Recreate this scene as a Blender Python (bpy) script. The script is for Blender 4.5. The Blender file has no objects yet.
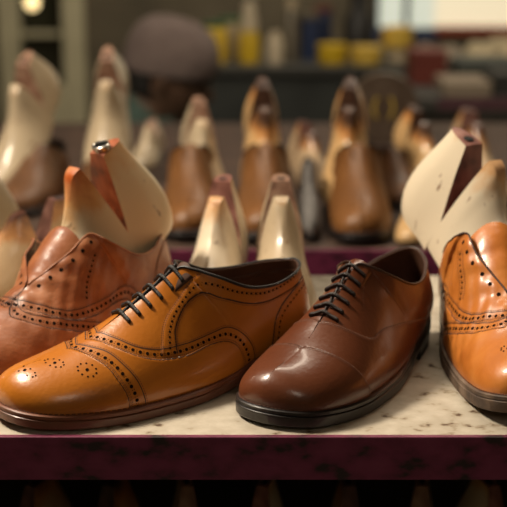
import bpy, bmesh
from mathutils import Vector, Matrix, Euler
import math, random
import numpy as np
MM = 0.001

def catmull(P, n, ends=None):
    """dense Catmull-Rom through rows of P, n samples; ends: rows before the first and after the last"""
    P = np.asarray(P, float)
    m = len(P)
    t = np.linspace(0, m - 1, n)
    i = np.clip(np.floor(t).astype(int), 0, m - 2)
    f = (t - i)[:, None]
    p0 = np.where((i > 0)[:, None], P[np.maximum(i - 1, 0)], ends[0] if ends else 2 * P[i] - P[i + 1])
    p1 = P[i]; p2 = P[i + 1]
    p3 = np.where((i < m - 2)[:, None], P[np.minimum(i + 2, m - 1)], ends[1] if ends else 2 * P[i + 1] - P[i])
    return 0.5 * (2 * p1 + (p2 - p0) * f + (2 * p0 - 5 * p1 + 4 * p2 - p3) * f ** 2 + (3 * p1 - p0 - 3 * p2 + p3) * f ** 3)

SOLE_X = [-8, 30, 70, 100, 135, 165, 195, 220, 300]
SOLE_Z = [7, 2.5, 0.3, 0, 0.2, 1.0, 4.5, 10, 18]
def sole_z(x):
    return np.interp(x, SOLE_X, SOLE_Z)
def sole_zs(x):                       # smoothed
    x = np.asarray(x, float)
    return sum(sole_z(x + d) * w for d, w in ((-14, .15), (-7, .2), (0, .3), (7, .2), (14, .15)))

# station rows: F(x,y)  T(x,y,z)  o1 k1 o2 k2
OXFORD = [
 (0, 0,       34, 0, 47,    5, 17, 22, 1),
 (5, -20,     35.5, 0, 47.3,  5, 17, 20, 1),
 (19, -34,    41, 0, 48.4,  5, 17, 19, 1),
 (45, -43,    55, 0, 52,    6, 19, 22, 1),
 (75, -48,    76, 0, 60,    7, 20, 25, 0),
(105, -50,   98, -.7, 71,    7, 21, 25, -3),
 (140, -50,  119, -2.2, 82,  7, 21, 23, -5),
 (172, -47,  140, -3, 94,    7, 22, 21, -8),
 (195, -43.5,  162, -3.5, 106, 7, 22, 19, -11),
 (204, -41.5,  170, -15, 103,  7, 22, 13, -19),
 (213, -39.5,187, -28, 92,  8, 22, 6, -19),
 (232, -36.5,  214, -34.5, 79, 8, 18, 4, -15),
 (255, -32,  244, -33, 76,  9, 16, 2, -15),
 (280, -25,  272, -24, 83, 10, 18, 3, -17),
 (296, -11,  288, -11, 89, 10, 18, 4, -18),
 (300, 0,    292, 0, 91,   10, 18, 4, -18)]

def bez(p0, p1, p2, p3, v):
    v = v[None, :, None]; a, b, c, d = (p[:, None, :] for p in (p0, p1, p2, p3))
    return (1-v)**3*a + 3*(1-v)**2*v*b + 3*(1-v)*v*v*c + v**3*d

class Surf:
    """one side of an upper; sg = -1 near side, +1 far side; millimetres"""
    def __init__(self, net, sg, ns=300, nv=90, thick=12, throat=0, flare=0, bend=9, spring=0):
        net = np.array(net, float)
        mir = np.array([1, -1, 1, -1, 1, 1, 1, 1, 1.])
        D = catmull(net, ns, (net[1] * mir, net[-2] * mir))
        Fx, Fy = D[:, 0], D[:, 1]
        tx, ty = np.gradient(Fx), np.gradient(Fy)
        nx, ny = ty, -tx
        l = np.hypot(nx, ny) + 1e-9
        nx, ny = nx / l, ny / l
        # heading outward (y negative side)
        flip = np.where(ny > 0, -1, 1)
        nx, ny = nx * flip, ny * flip
        nx[0], ny[0] = -1, 0; nx[-1], ny[-1] = 1, 0
        z = sole_zs(Fx) + thick
        F = np.stack([Fx, Fy, z], 1)
        T = D[:, 2:5].copy()
        idx = np.linspace(0, len(net) - 1, ns)
        if throat:
            w = np.clip((idx - 4.8) / 3.0, 0, 1) * np.clip((12.5 - idx) / 4, 0, 1)
            w = w * w * (3 - 2 * w)
            T[:, 1] -= throat * w
            T[:, 2] += flare * w
            D[:, 7] *= 1 - .25 * w * min(1, throat / 30)
        n = np.stack([nx, ny, 0 * nx], 1); up = np.array([0, 0, 1.])
        P1 = F + n * D[:, 5:6] + up * D[:, 6:7]
        m = n.copy()
        w = np.clip((idx - 2.0) / 1.5, 0, 1)[:, None] * np.clip((8.2 - idx) / .4, 0, 1)[:, None]
        m = m * (1 - w) + np.array([0, -1., 0]) * w        # meet the ridge squarely, so both sides join smoothly
        sl = np.interp(idx, [0, 2, 3, 4.5, 5], [.12, .22, .28, .4, 0])
        P2 = T + m * D[:, 7:8] + up * (D[:, 8:9] + (m[:, 0] * D[:, 7] * sl)[:, None])
        v = np.linspace(0, 1, nv)
        G = bez(F, P1, P2, T, v)
        if sg > 0: G[:, :, 1] *= -1
        G[:, :, 1] += bend * np.clip(1 - G[:, :, 0] / 110, 0, 2) ** 2
        G[:, :, 2] += spring * np.clip((105 - G[:, :, 0]) / 105, 0, 2) ** 1.6
        self.G = G; self.sg = sg; self.ns, self.nv = ns, nv; self.idx = idx
        A = np.zeros((ns, nv)); A[:, 1:] = np.cumsum(np.linalg.norm(np.diff(G, axis=1), axis=2), 1)
        self.A = A; self.X = G[:, :, 0]
        self.normals()
    def normals(self):
        du = np.gradient(self.G, axis=0); dv = np.gradient(self.G, axis=1)
        N = np.cross(du, dv); N /= np.linalg.norm(N, axis=2, keepdims=True) + 1e-12
        if self.sg > 0: N = -N
        if self.sg < 0: pass
        # orientation: point away from the shoe axis
        mid = self.G[self.ns // 2, self.nv // 3]
        if N[self.ns // 2, self.nv // 3, 1] * self.sg < 0: N = -N
        self.N = N
    def at(self, q):
        """(x, arc) rows -> points and normals on the surface"""
        q = np.atleast_2d(q); pts = []; nor = []
        for x, a in q:
            d = (self.X - x) ** 2 + (self.A - a) ** 2
            i, j = np.unravel_index(np.argmin(d), d.shape)
            i = min(max(i, 1), self.ns - 2); j = min(max(j, 1), self.nv - 2)
            J = np.array([[(self.X[i+1, j]-self.X[i-1, j])/2, (self.X[i, j+1]-self.X[i, j-1])/2],
                          [(self.A[i+1, j]-self.A[i-1, j])/2, (self.A[i, j+1]-self.A[i, j-1])/2]])
            try: s = np.linalg.solve(J, [x - self.X[i, j], a - self.A[i, j]])
            except Exception: s = np.zeros(2)
            s = np.clip(s, -1, 1)
            p = self.G[i, j] + s[0]*(self.G[i+1, j]-self.G[i-1, j])/2 + s[1]*(self.G[i, j+1]-self.G[i, j-1])/2
            pts.append(p); nor.append(self.N[i, j])
        return np.array(pts), np.array(nor)

random.seed(7)
SC = bpy.context.scene
COL = SC.collection
TOP = 0.9                                   # height of the front rack's board above the floor
CAM_H, PITCH, FPX = 0.393, math.radians(15.5), 1200.0

def at(px, py, Y):
    """world point seen at a photo position, at distance Y in front of the camera"""
    a = (253.5 - py) / FPX
    d = Y / (math.cos(PITCH) + a * math.sin(PITCH))
    z = CAM_H + d * (a * math.cos(PITCH) - math.sin(PITCH))
    return Vector(((px - 253.5) / FPX * d, Y, TOP + z))

# ------------------------------------------------------------------ materials
def mat(name):
    m = bpy.data.materials.new(name); m.use_nodes = True
    nt = m.node_tree
    return m, nt, nt.nodes['Principled BSDF']

def link(nt, a, b): nt.links.new(a, b)

def simple(name, col, rough=.5, metal=0, emit=None, estr=0, coat=0, spec=.5, trans=0):
    m, nt, b = mat(name)
    b.inputs['Base Color'].default_value = (*col, 1)
    b.inputs['Roughness'].default_value = rough
    b.inputs['Metallic'].default_value = metal
    b.inputs['Coat Weight'].default_value = coat
    b.inputs['Specular IOR Level'].default_value = spec
    b.inputs['Transmission Weight'].default_value = trans
    if emit:
        b.inputs['Emission Color'].default_value = (*emit, 1)
        b.inputs['Emission Strength'].default_value = estr
    return m

def noisy(name, cols, scale=20, rough=.5, rvar=.1, bump=0, bscale=200, stretch=(1, 1, 1), coat=0, detail=5, pos=None, metal=0, crough=.15, spec=.5):
    """colour ramp over object-space noise, plus a fine bump"""
    m, nt, b = mat(name)
    N = nt.nodes
    tc = N.new('ShaderNodeTexCoord'); mp = N.new('ShaderNodeMapping')
    mp.inputs['Scale'].default_value = stretch
    link(nt, tc.outputs['Object'], mp.inputs['Vector'])
    n1 = N.new('ShaderNodeTexNoise'); n1.inputs['Scale'].default_value = scale; n1.inputs['Detail'].default_value = detail
    link(nt, mp.outputs['Vector'], n1.inputs['Vector'])
    r = N.new('ShaderNodeValToRGB')
    e = r.color_ramp.elements
    k = len(cols)
    pos = pos or [0.3 + .4 * i / max(1, k - 1) for i in range(k)]
    e[0].position, e[0].color = pos[0], (*cols[0], 1)
    e[1].position, e[1].color = pos[-1], (*cols[-1], 1)
    for i in range(1, k - 1):
        q = e.new(pos[i]); q.color = (*cols[i], 1)
    link(nt, n1.outputs['Fac'], r.inputs['Fac']); link(nt, r.outputs['Color'], b.inputs['Base Color'])
    mr = N.new('ShaderNodeMapRange')
    mr.inputs['To Min'].default_value = rough - rvar; mr.inputs['To Max'].default_value = rough + rvar
    link(nt, n1.outputs['Fac'], mr.inputs['Value']); link(nt, mr.outputs['Result'], b.inputs['Roughness'])
    b.inputs['Coat Weight'].default_value = coat; b.inputs['Coat Roughness'].default_value = crough
    b.inputs['Metallic'].default_value = metal
    b.inputs['Specular IOR Level'].default_value = spec
    if bump:
        n2 = N.new('ShaderNodeTexNoise'); n2.inputs['Scale'].default_value = bscale; n2.inputs['Detail'].default_value = 4
        link(nt, mp.outputs['Vector'], n2.inputs['Vector'])
        bp = N.new('ShaderNodeBump'); bp.inputs['Strength'].default_value = bump; bp.inputs['Distance'].default_value = .002
        link(nt, n2.outputs['Fac'], bp.inputs['Height']); link(nt, bp.outputs['Normal'], b.inputs['Normal'])
    return m

def last_material(name, cream, dye, zlo, zhi, ox=0.0, oz=0.0):
    """cast cream plastic whose upper cone is soaked with shoe dye, with scuff marks"""
    m, nt, b = mat(name); N = nt.nodes
    tc = N.new('ShaderNodeTexCoord')
    sp = N.new('ShaderNodeSeparateXYZ'); link(nt, tc.outputs['Object'], sp.inputs[0])
    n = N.new('ShaderNodeTexNoise'); n.inputs['Scale'].default_value = 38; n.inputs['Detail'].default_value = 5
    link(nt, tc.outputs['Object'], n.inputs['Vector'])
    ad = N.new('ShaderNodeMath'); ad.operation = 'MULTIPLY_ADD'; ad.inputs[1].default_value = .05
    link(nt, n.outputs['Fac'], ad.inputs[0]); link(nt, sp.outputs['Z'], ad.inputs[2])
    mr = N.new('ShaderNodeMapRange'); mr.inputs['From Min'].default_value = zlo + .025; mr.inputs['From Max'].default_value = zhi + .025
    link(nt, ad.outputs[0], mr.inputs['Value'])
    rp = N.new('ShaderNodeValToRGB'); e = rp.color_ramp.elements
    e[0].color = (*cream, 1); e[1].color = (*dye, 1)
    q = e.new(.45); q.color = (cream[0] * .9, cream[1] * .62, cream[2] * .4, 1)
    link(nt, mr.outputs['Result'], rp.inputs['Fac'])
    n3 = N.new('ShaderNodeTexNoise'); n3.inputs['Scale'].default_value = 75; n3.inputs['Detail'].default_value = 3
    mp = N.new('ShaderNodeMapping'); mp.inputs['Scale'].default_value = (1, 1.3, .45); link(nt, tc.outputs['Object'], mp.inputs['Vector'])
    link(nt, mp.outputs['Vector'], n3.inputs['Vector'])
    r3 = N.new('ShaderNodeValToRGB'); f = r3.color_ramp.elements
    f[0].position = .66; f[0].color = (0, 0, 0, 1); f[1].position = .72; f[1].color = (.85, .85, .85, 1)
    link(nt, n3.outputs['Fac'], r3.inputs['Fac'])
    mx = N.new('ShaderNodeMixRGB'); mx.inputs['Color2'].default_value = (.16, .06, .025, 1)
    link(nt, r3.outputs['Color'], mx.inputs['Fac']); link(nt, rp.outputs['Color'], mx.inputs['Color1'])
    link(nt, mx.outputs['Color'], b.inputs['Base Color'])
    b.inputs['Roughness'].default_value = .33; b.inputs['Coat Weight'].default_value = .25
    b.inputs['Subsurface Weight'].default_value = .0
    return m

# ------------------------------------------------------------------ mesh building
class MB:
    def __init__(s): s.v, s.f, s.m = [], [], []
    def add(s, v, f, mi=0):
        o = len(s.v); s.v += [tuple(map(float, p)) for p in v]
        s.f += [tuple(int(i) + o for i in q) for q in f]; s.m += [mi] * len(f)
    def grid(s, G, mi=0, mask=None, closed_u=False):
        n, k = G.shape[:2]
        I = np.arange(n * k).reshape(n, k)
        if closed_u: I = np.vstack([I, I[:1]])
        Q = np.stack([I[:-1, :-1], I[1:, :-1], I[1:, 1:], I[:-1, 1:]], -1)
        Q = Q[mask] if mask is not None else Q.reshape(-1, 4)
        if len(Q) == 0: return
        u, inv = np.unique(Q, return_inverse=True)
        s.add(G.reshape(-1, 3)[u], inv.reshape(-1, 4), mi)
    def box(s, x0, x1, y0, y1, z0, z1, mi=0):
        v = [(x, y, z) for z in (z0, z1) for y in (y0, y1) for x in (x0, x1)]
        s.add(v, [(0, 2, 3, 1), (4, 5, 7, 6), (0, 1, 5, 4), (2, 6, 7, 3), (0, 4, 6, 2), (1, 3, 7, 5)], mi)
    def tube(s, P, r, k=8, mi=0, closed=False):
        P = np.asarray(P, float); n = len(P)
        R = np.full(n, r, float) if np.isscalar(r) else np.asarray(r, float)
        T = np.gradient(P, axis=0)
        if closed: T = np.roll(P, -1, 0) - np.roll(P, 1, 0)
        T /= np.linalg.norm(T, axis=1, keepdims=True) + 1e-12
        a = np.array([0, 0, 1.]) if abs(T[0, 2]) < .9 else np.array([1., 0, 0])
        ring = []
        for i in range(n):
            a = a - T[i] * (a @ T[i]); a /= np.linalg.norm(a) + 1e-12
            b = np.cross(T[i], a)
            ring.append([P[i] + R[i] * (math.cos(t) * a + math.sin(t) * b) for t in np.arange(k) * 2 * math.pi / k])
        v = [q for rr in ring for q in rr]; f = []
        for i in range(n if closed else n - 1):
            for j in range(k):
                i2 = (i + 1) % n
                f.append((i * k + j, i * k + (j + 1) % k, i2 * k + (j + 1) % k, i2 * k + j))
        if not closed:
            f.append(tuple(range(k - 1, -1, -1))); f.append(tuple((n - 1) * k + j for j in range(k)))
        s.add(v, f, mi)
    def lathe(s, prof, k=24, c=(0, 0, 0), mi=0):
        v, f = [], []
        for r, z in prof:
            for j in range(k):
                t = 2 * math.pi * j / k
                v.append((c[0] + r * math.cos(t), c[1] + r * math.sin(t), c[2] + z))
        n = len(prof)
        for i in range(n - 1):
            for j in range(k):
                f.append((i * k + j, i * k + (j + 1) % k, (i + 1) * k + (j + 1) % k, (i + 1) * k + j))
        if prof[0][0] > 1e-6: f.append(tuple(range(k - 1, -1, -1)))
        if prof[-1][0] > 1e-6: f.append(tuple((n - 1) * k + j for j in range(k)))
        s.add(v, f, mi)
    def scale(s, k, off=(0, 0, 0)):
        s.v = [((p[0] + off[0]) * k, (p[1] + off[1]) * k, (p[2] + off[2]) * k) for p in s.v]
        return s
    def build(s, name, mats, parent=None, smooth=True, merge=0, recalc=False, bevel=0, angle=None):
        me = bpy.data.meshes.new(name)
        me.from_pydata(s.v, [], s.f)
        for m in (mats if isinstance(mats, (list, tuple)) else [mats]): me.materials.append(m)
        me.polygons.foreach_set('material_index', s.m)
        if merge or recalc:
            bm = bmesh.new(); bm.from_mesh(me)
            if merge: bmesh.ops.remove_doubles(bm, verts=bm.verts, dist=merge)
            if recalc: bmesh.ops.recalc_face_normals(bm, faces=bm.faces)
            bm.to_mesh(me); bm.free()
        me.polygons.foreach_set('use_smooth', [smooth] * len(me.polygons))
        if angle: me.set_sharp_from_angle(angle=math.radians(angle))
        me.update()
        o = bpy.data.objects.new(name, me); COL.objects.link(o)
        if parent: o.parent = parent
        if bevel:
            b = o.modifiers.new('bevel', 'BEVEL'); b.width = bevel; b.segments = 2; b.limit_method = 'ANGLE'
        return o

def tag(o, label=None, cat=None, group=None, kind=None):
    if label: o['label'] = label
    if cat: o['category'] = cat
    if group: o['group'] = group
    if kind: o['kind'] = kind
    return o

def empty(name, loc=(0, 0, 0), rot=(0, 0, 0), s=1):
    o = bpy.data.objects.new(name, None); COL.objects.link(o)
    o.empty_display_size = .05
    o.location = loc; o.rotation_euler = rot; o.scale = (s, s, s) if np.isscalar(s) else s
    return o

def copy_tree(o, parent=None):
    c = o.copy(); COL.objects.link(c)
    if parent: c.parent = parent
    for ch in list(o.children): copy_tree(ch, c)
    return c

# ------------------------------------------------------------------ shoes
OFF = (-150, 0, 0)                           # toe-based millimetres -> metres about the shoe's middle

def dense(q, step=1.0):
    q = np.asarray(q, float)
    P = catmull(q, max(8, len(q) * 30))
    L = np.concatenate([[0], np.cumsum(np.linalg.norm(np.diff(P, axis=0), axis=1))])
    t = np.arange(0, L[-1], step)
    return np.stack([np.interp(t, L, P[:, 0]), np.interp(t, L, P[:, 1])], 1)

def seg_dist(Q, P):
    out = np.full(len(Q), 1e9)
    for a, b in zip(P[:-1], P[1:]):
        d = b - a; l = d @ d + 1e-12
        t = np.clip(((Q - a) @ d) / l, 0, 1)
        out = np.minimum(out, np.hypot(*(Q - a - t[:, None] * d).T))
    return out

def inside(Q, poly):
    c = np.zeros(len(Q), bool); n = len(poly)
    x, y = Q[:, 0], Q[:, 1]
    for i in range(n):
        x1, y1 = poly[i]; x2, y2 = poly[(i + 1) % n]
        h = (y1 > y) != (y2 > y)
        c ^= h & (x < (x2 - x1) * (y - y1) / (y2 - y1 + 1e-12) + x1)
    return c

def sdf(S, poly, line):
    Q = np.stack([S.X.ravel(), S.A.ravel()], 1)
    d = seg_dist(Q, dense(line, 3))
    return np.where(inside(Q, poly), d, -d).reshape(S.X.shape)

def offset(P, d):
    T = np.gradient(P, axis=0); T /= np.linalg.norm(T, axis=1, keepdims=True) + 1e-9
    return P + d * np.stack([-T[:, 1], T[:, 0]], 1)

def on_surface(S, P, pad=1.5):
    """keep the samples of a curve that lie on the upper"""
    out = []
    for x, a in P:
        d = (S.X - x) ** 2 + (S.A - a) ** 2
        if d.min() < pad ** 2: out.append((x, a))
        else: out.append(None)
    runs, cur = [], []
    for p in out:
        if p is None:
            if len(cur) > 2: runs.append(np.array(cur))
            cur = []
        else: cur.append(p)
    if len(cur) > 2: runs.append(np.array(cur))
    return runs

def lift(S, q, h):
    p, n = S.at(q)
    return p + n * h, n

def draw_line(mb, S, P, width, h, mi, dash=None):
    for run in on_surface(S, P):
        p, n = lift(S, run, h)
        t = np.gradient(p, axis=0); t /= np.linalg.norm(t, axis=1, keepdims=True) + 1e-9
        b = np.cross(n, t); b /= np.linalg.norm(b, axis=1, keepdims=True) + 1e-9
        L, R = p - b * width / 2, p + b * width / 2
        if dash:
            for i in range(0, len(p) - dash[0], dash[0] + dash[1]):
                j = i + dash[0]
                mb.add([L[i], R[i], R[j], L[j]], [(0, 1, 2, 3)], mi)
        else:
            V = np.concatenate([L, R]); k = len(p)
            mb.add(V, [(i, i + k, i + k + 1, i + 1) for i in range(k - 1)], mi)

def draw_dots(mb, S, q, r, h, mi, k=9):
    q = np.atleast_2d(q)
    ok = [i for i, (x, a) in enumerate(q) if ((S.X - x) ** 2 + (S.A - a) ** 2).min() < 2.2]
    if not ok: return
    p, n = lift(S, q[ok], h)
    for c, m in zip(p, n):
        a = np.cross(m, [0, 0, 1.]); a /= np.linalg.norm(a) + 1e-9; b = np.cross(m, a)
        V = [c] + [c + r * (math.cos(t) * a + math.sin(t) * b) for t in np.arange(k) * 2 * math.pi / k]
        mb.add(V, [(0, i + 1, (i + 1) % k + 1) for i in range(k)], mi)

def perf_row(mb, S, P, r, step, h, mi, small=True):
    """large punched holes with pairs of pin holes between them"""
    n = int(step)
    draw_dots(mb, S, P[::n], r, h, mi)
    if small:
        mid = P[n // 2::n]
        o = offset(P, .9)[n // 2::n]; o2 = offset(P, -.9)[n // 2::n]
        draw_dots(mb, S, o, .42, h, mi, 6); draw_dots(mb, S, o2, .42, h, mi, 6)

def shoe_net(dip=0, front=1.0, low=1.0):
    net = [list(r) for r in OXFORD]
    for r in net:
        for c in (0, 2):
            if r[c] < 110: r[c] = 110 - (110 - r[c]) * front
    for i, w in ((9, .4), (10, .9), (11, 1), (12, 1), (13, .5)): net[i][4] += dip * w
    if low != 1.0:
        for i in range(6, len(net)): net[i][4] = 72 + (net[i][4] - 72) * low if net[i][4] > 72 else net[i][4]
    return net

def make_shoe(name, M, style, dip=0, front=1.0, thick=12, bend=9, throat=0, flare=0, ns=300, nv=90, laces=True, low=1.0, wy=1.0, edge=5.0, spring=0):
    """M: dict of materials upper, line, stitch, binding, lining, sole, welt, lace, tongue, hole"""
    root = empty(name)
    net = shoe_net(dip, front, low)
    sides = {sg: Surf(net, sg, ns, nv, thick, throat if np.isscalar(throat) else throat[sg > 0], flare if np.isscalar(flare) else flare[sg > 0], bend, spring) for sg in (-1, 1)}
    REG = ['quarter', 'vamp', 'toe_cap', 'heel_counter']
    mbs = {r: MB() for r in REG}
    for sg, S in sides.items():
        if wy != 1.0:
            S.G[:, :, 1] *= wy; S.normals()
        H = np.zeros(S.X.shape); lab = np.zeros(S.X.shape, int)
        ov = 1.0 if style.get('edges', 1) else .0
        def step(d): return np.clip(d / .9 + .5, 0, 1)
        Rg = {}
        for key, li in (('vamp', 1), ('cap', 2)):
            if key in style:
                c = np.array(style[key], float)
                poly = np.vstack([dense(c, 3), [(c[-1, 0], -40), (-90, -40), (-90, 160), (c[0, 0], 160)]])
                d = sdf(S, poly, c); Rg[key] = d
                lab[d > 0] = li; H += ov * step(d)
        if 'band' in style:
            c = np.array(style['band'], float)
            d = sdf(S, dense(np.vstack([c, c[:1]]), 3), np.vstack([c, c[:1]]))
            H += ov * .8 * step(d) * (lab == 0)
        if 'counter' in style:
            c = np.array(style['counter'], float)
            poly = np.vstack([dense(c, 3), [(c[-1, 0], -40), (420, -40), (420, c[0, 1])]])
            d = sdf(S, poly, c)
            H += ov * .8 * step(d); lab[(d > 0) & (lab == 0)] = 3
        if style.get('wrinkle'):
            w = style['wrinkle']
            X, A = S.X, S.A
            zone = np.exp(-((X - 95) / 45) ** 2) + .8 * np.exp(-((X - 165) / 40) ** 2)
            H += w * zone * (np.sin(X * .21 + A * .13 + 2.2 * np.sin(A * .07)) + .6 * np.sin(X * .34 - A * .29 + 1.7 * np.sin(X * .05)))* np.clip(A / 15, 0, 1)
        S.G0 = S.G; S.G = S.G + S.N * H[:, :, None]; S.H = H
        S.normals()
        fl = lab[:-1, :-1]
        for li, r in enumerate(REG):
            mbs[r].grid(S.G, 0, fl == li)
        # ---- seams, stitching, punching
        for spec in style.get('lines', []):
            P = dense(spec['q'], 1.0)
            r = spec.get('part', 'quarter')
            mb = mbs[r]
            for o in spec.get('edge', []): draw_line(mb, S, offset(P, o), spec.get('w', .9), .18, 1)
            for o in spec.get('stitch', []): draw_line(mb, S, offset(dense(spec['q'], .7), o), .55, .25, 2, (2, 1))
            for o, rad, stp in spec.get('perf', []): perf_row(mb, S, offset(P, o), rad, stp, .22, 3)
        for cx, ca, rr in style.get('rosettes', []):
            if cx < 0 and sg > 0: continue                # near side only
            draw_dots(mbs['toe_cap'], S, [(abs(cx), ca)], 1.5, .22, 3)
            q = [(abs(cx) + rr * math.cos(t), ca + rr * math.sin(t)) for t in np.arange(10) * math.pi / 5]
            draw_dots(mbs['toe_cap'], S, q, .85, .22, 3)
        # ---- eyelets
        S.eye = []
        for t in np.linspace(*style.get('eyes', (5.35, 7.8)), 6):
            i = int(np.argmin(abs(S.idx - t)))
            amax = S.A[i, -1]; q = (0, 0)
            j = int(np.argmin(abs(S.A[i] - (amax - style.get('inset', 11.5)))))
            S.eye.append((S.G[i, j].copy(), S.N[i, j].copy(), S.G[i, -1].copy()))
            draw_dots(mbs['quarter'], S, [(S.X[i, j], S.A[i, j])], style.get('eyer', 1.5), .25, 3, 10)
    ul = [M['upper'], M['line'], M['stitch'], M['hole']]
    for r in REG:
        if mbs[r].f:
            mbs[r].scale(MM, OFF).build(r, ul, root, merge=2e-5, recalc=False)
    # ---- lining (inside skin), insole
    ml = MB()
    for sg, S in sides.items():
        i0 = int(np.argmin(abs(S.idx - 5.0)))
        G = (S.G - S.N * 2.2)[i0:, nv // 6:]
        ml.grid(G)
        top = np.stack([S.G[i0:, -1], (S.G - S.N * 2.2)[i0:, -1]], 1)
        ml.grid(top)
    F0, F1 = sides[-1].G[:, 0], sides[1].G[:, 0]
    ins = np.stack([F0 + [0, 1, 2.5], (F0 + F1) / 2 + [0, 0, 2], F1 + [0, -1, 2.5]], 1)
    ml.scale(MM, OFF).build('lining', M['lining'], root)
    mi = MB(); mi.grid(ins); mi.scale(MM, OFF).build('insole', M['lining'], root)
    # ---- collar binding
    mb = MB()
    L = [S.G[int(np.argmin(abs(S.idx - style.get('bind0', 7.9)))):, -1] for S in sides.values()]
    P = np.vstack([L[0], L[1][::-1][1:]])
    mb.tube(P[::3], style.get('bind', 1.3), 8)
    mb.scale(MM, OFF).build('collar_binding', M['binding'], root)
    # ---- tongue
    mt = MB()
    S0, S1 = sides[-1], sides[1]
    ii = [int(np.argmin(abs(S0.idx - t))) for t in np.linspace(4.9, 8.35, 40)]
    a, b = S0.G[ii, -1], S1.G[ii, -1]
    mid = (a + b) / 2
    ext = np.linspace(0, 1, 40)[:, None]
    mid[:, 2] -= 2.0
    tl = style.get('tlift', (0, 0))
    mid += ext ** 3 * np.array([6, 0, 5.]) + ext * np.array([tl[0], 0, tl[1]])
    tr = []
    wid = style.get('tongue', 15)
    for w in np.linspace(-1, 1, 13):
        g = mid.copy(); g[:, 1] += w * wid; g[:, 2] -= 4.0 + style.get('tdrop', 5.5) * w * w * (wid / 15) - 3.0 * (1 - w * w)
        tr.append(g)
    mt.grid(np.stack(tr, 1)); mt.scale(MM, OFF)
    tg = mt.build('tongue', M['tongue'], root)
    so = tg.modifiers.new('thickness', 'SOLIDIFY'); so.thickness = .002; so.offset = -1
    # ---- laces: one bar per eyelet pair and the strand running on to the next
    if laces:
        E0, E1 = S0.eye, S1.eye
        for k in range(6):
            ml_ = MB()
            p0, n0, t0 = E0[k]; p1, n1, t1 = E1[k]
            m_ = (t0 + t1) / 2
            pts = [p0 - n0 * 2, p0 + n0 * 1.6, (p0 * .45 + t0 * .55) + n0 * 2.2, m_ + [-1.2, 0, 3.2], (p1 * .45 + t1 * .55) + n1 * 2.2, p1 + n1 * 1.6, p1 - n1 * 2]
            C = catmull(pts, 40)
            ml_.tube(C, style.get('lacer', 1.5), 8)
            if k < 5:
                u0, u1 = E0[k + 1][2], E1[k + 1][2]
                q = [m_ + [0, -1.2, 1.0], (m_ + (u0 + u1) / 2) / 2 + [0, 0.6, 0.2], (u0 + u1) / 2 + [0, 1.2, 1.0]]
                ml_.tube(catmull(q, 14), 1.3, 7)
            ml_.scale(MM, OFF).build('lace', M['lace'], root)
    # ---- welt, outsole, heel
    def loop(dist):
        out = []
        for sg in (-1, 1):
            S = sides[sg]; F = S.G[:, 0].copy() if not hasattr(S, 'G0') else S.G0[:, 0].copy()
            t = np.gradient(F, axis=0); n = np.stack([t[:, 1], -t[:, 0]], 1)
            n /= np.linalg.norm(n, axis=1, keepdims=True) + 1e-9
            fl = np.sign(n[len(n) // 2, 1]) * sg
            n = n * fl
            n[0] = (-1, 0); n[-1] = (1, 0)
            for _ in range(6):
                n[1:-1] = (n[:-2] + n[1:-1] + n[2:]) / 3
            n /= np.linalg.norm(n, axis=1, keepdims=True) + 1e-9
            w = np.interp(F[:, 0], [0, 150, 200, 250, 300], [1, 1, .55, .45, .45]) * dist if dist > 0 else dist
            F[:, :2] += n * np.reshape(w, (-1, 1)) if np.ndim(w) else n * w
            out.append(F)
        return np.vstack([out[0], out[1][::-1][1:-1]]), out
    def ring(dist, zf):
        L, _ = loop(dist); L = L.copy(); L[:, 2] = zf(L[:, 0]); return L
    th = thick
    def sole_zs(x): return globals()['sole_zs'](x) + spring * np.clip((105 - np.asarray(x)) / 105, 0, 2) ** 1.6
    wt = MB()
    zw = lambda k: (lambda x: sole_zs(x) + k)
    rings = [ring(-6, zw(th + .6)), ring(edge - 1.2, zw(th + .2)), ring(edge, zw(th - .8)), ring(edge, zw(th - 3.2)), ring(edge - .8, zw(th - 3.9)), ring(-6, zw(th - 3.9))]
    wt.grid(np.stack(rings, 1), closed_u=True)
    st = ring(edge - 2.6, zw(th + .75))
    for i in range(0, len(st) - 1, 3):                  # welt stitches
        d = st[(i + 1) % len(st)] - st[i]
        if np.linalg.norm(d) < .2: continue
        wt.tube(np.stack([st[i], st[(i + 2) % len(st)]]), .55, 5, 1)
    wt.scale(MM, OFF).build('welt', [M['welt'], M['stitch']], root, angle=40)
    os_ = MB()
    rings = [ring(-6, zw(th - 3.9)), ring(edge - .6, zw(th - 4.0)), ring(edge + .4, zw(th - 4.8)), ring(edge + .4, zw(1.3)), ring(edge - .8, zw(0)), ]
    os_.grid(np.stack(rings, 1), closed_u=True)
    _, (a, b) = loop(edge - .8)
    a[:, 2] = sole_zs(a[:, 0]); b[:, 2] = sole_zs(b[:, 0])
    os_.grid(np.stack([b, (a + b) / 2, a], 1))
    os_.scale(MM, OFF).build('outsole', M['sole'], root, angle=40)
    hb = MB()
    hl, _ = loop(edge)
    k = hl[:, 0] > 228
    idx = np.where(k)[0]
    hp = hl[idx]
    top, bot = hp.copy(), hp.copy()
    top[:, 2] = sole_zs(hp[:, 0]) + .8; bot[:, 2] = 0.05
    c = hp.mean(0); bot[:, :2] = c[:2] + (bot[:, :2] - c[:2]) * .965
    md = bot.copy(); md[:, 2] = 6; mt2 = md.copy(); mt2[:, 2] = 6.1
    G = np.stack([top, mt2, md, bot], 1)
    n = len(hp)
    def block(u_, l_, nm, m, par):
        q = MB(); q.grid(np.stack([u_, l_], 1))
        q.add(list(l_), [tuple(range(n))]); q.add(list(u_), [tuple(range(n))])
        q.add([u_[0], u_[-1], l_[-1], l_[0]], [(0, 1, 2, 3)])
        return q.scale(MM, OFF).build(nm, m, par, recalc=True, angle=40)
    ho = block(top, mt2, 'heel', M['sole'], root)
    block(md, bot, 'top_lift', M['heel'], ho)
    return root, sides

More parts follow.
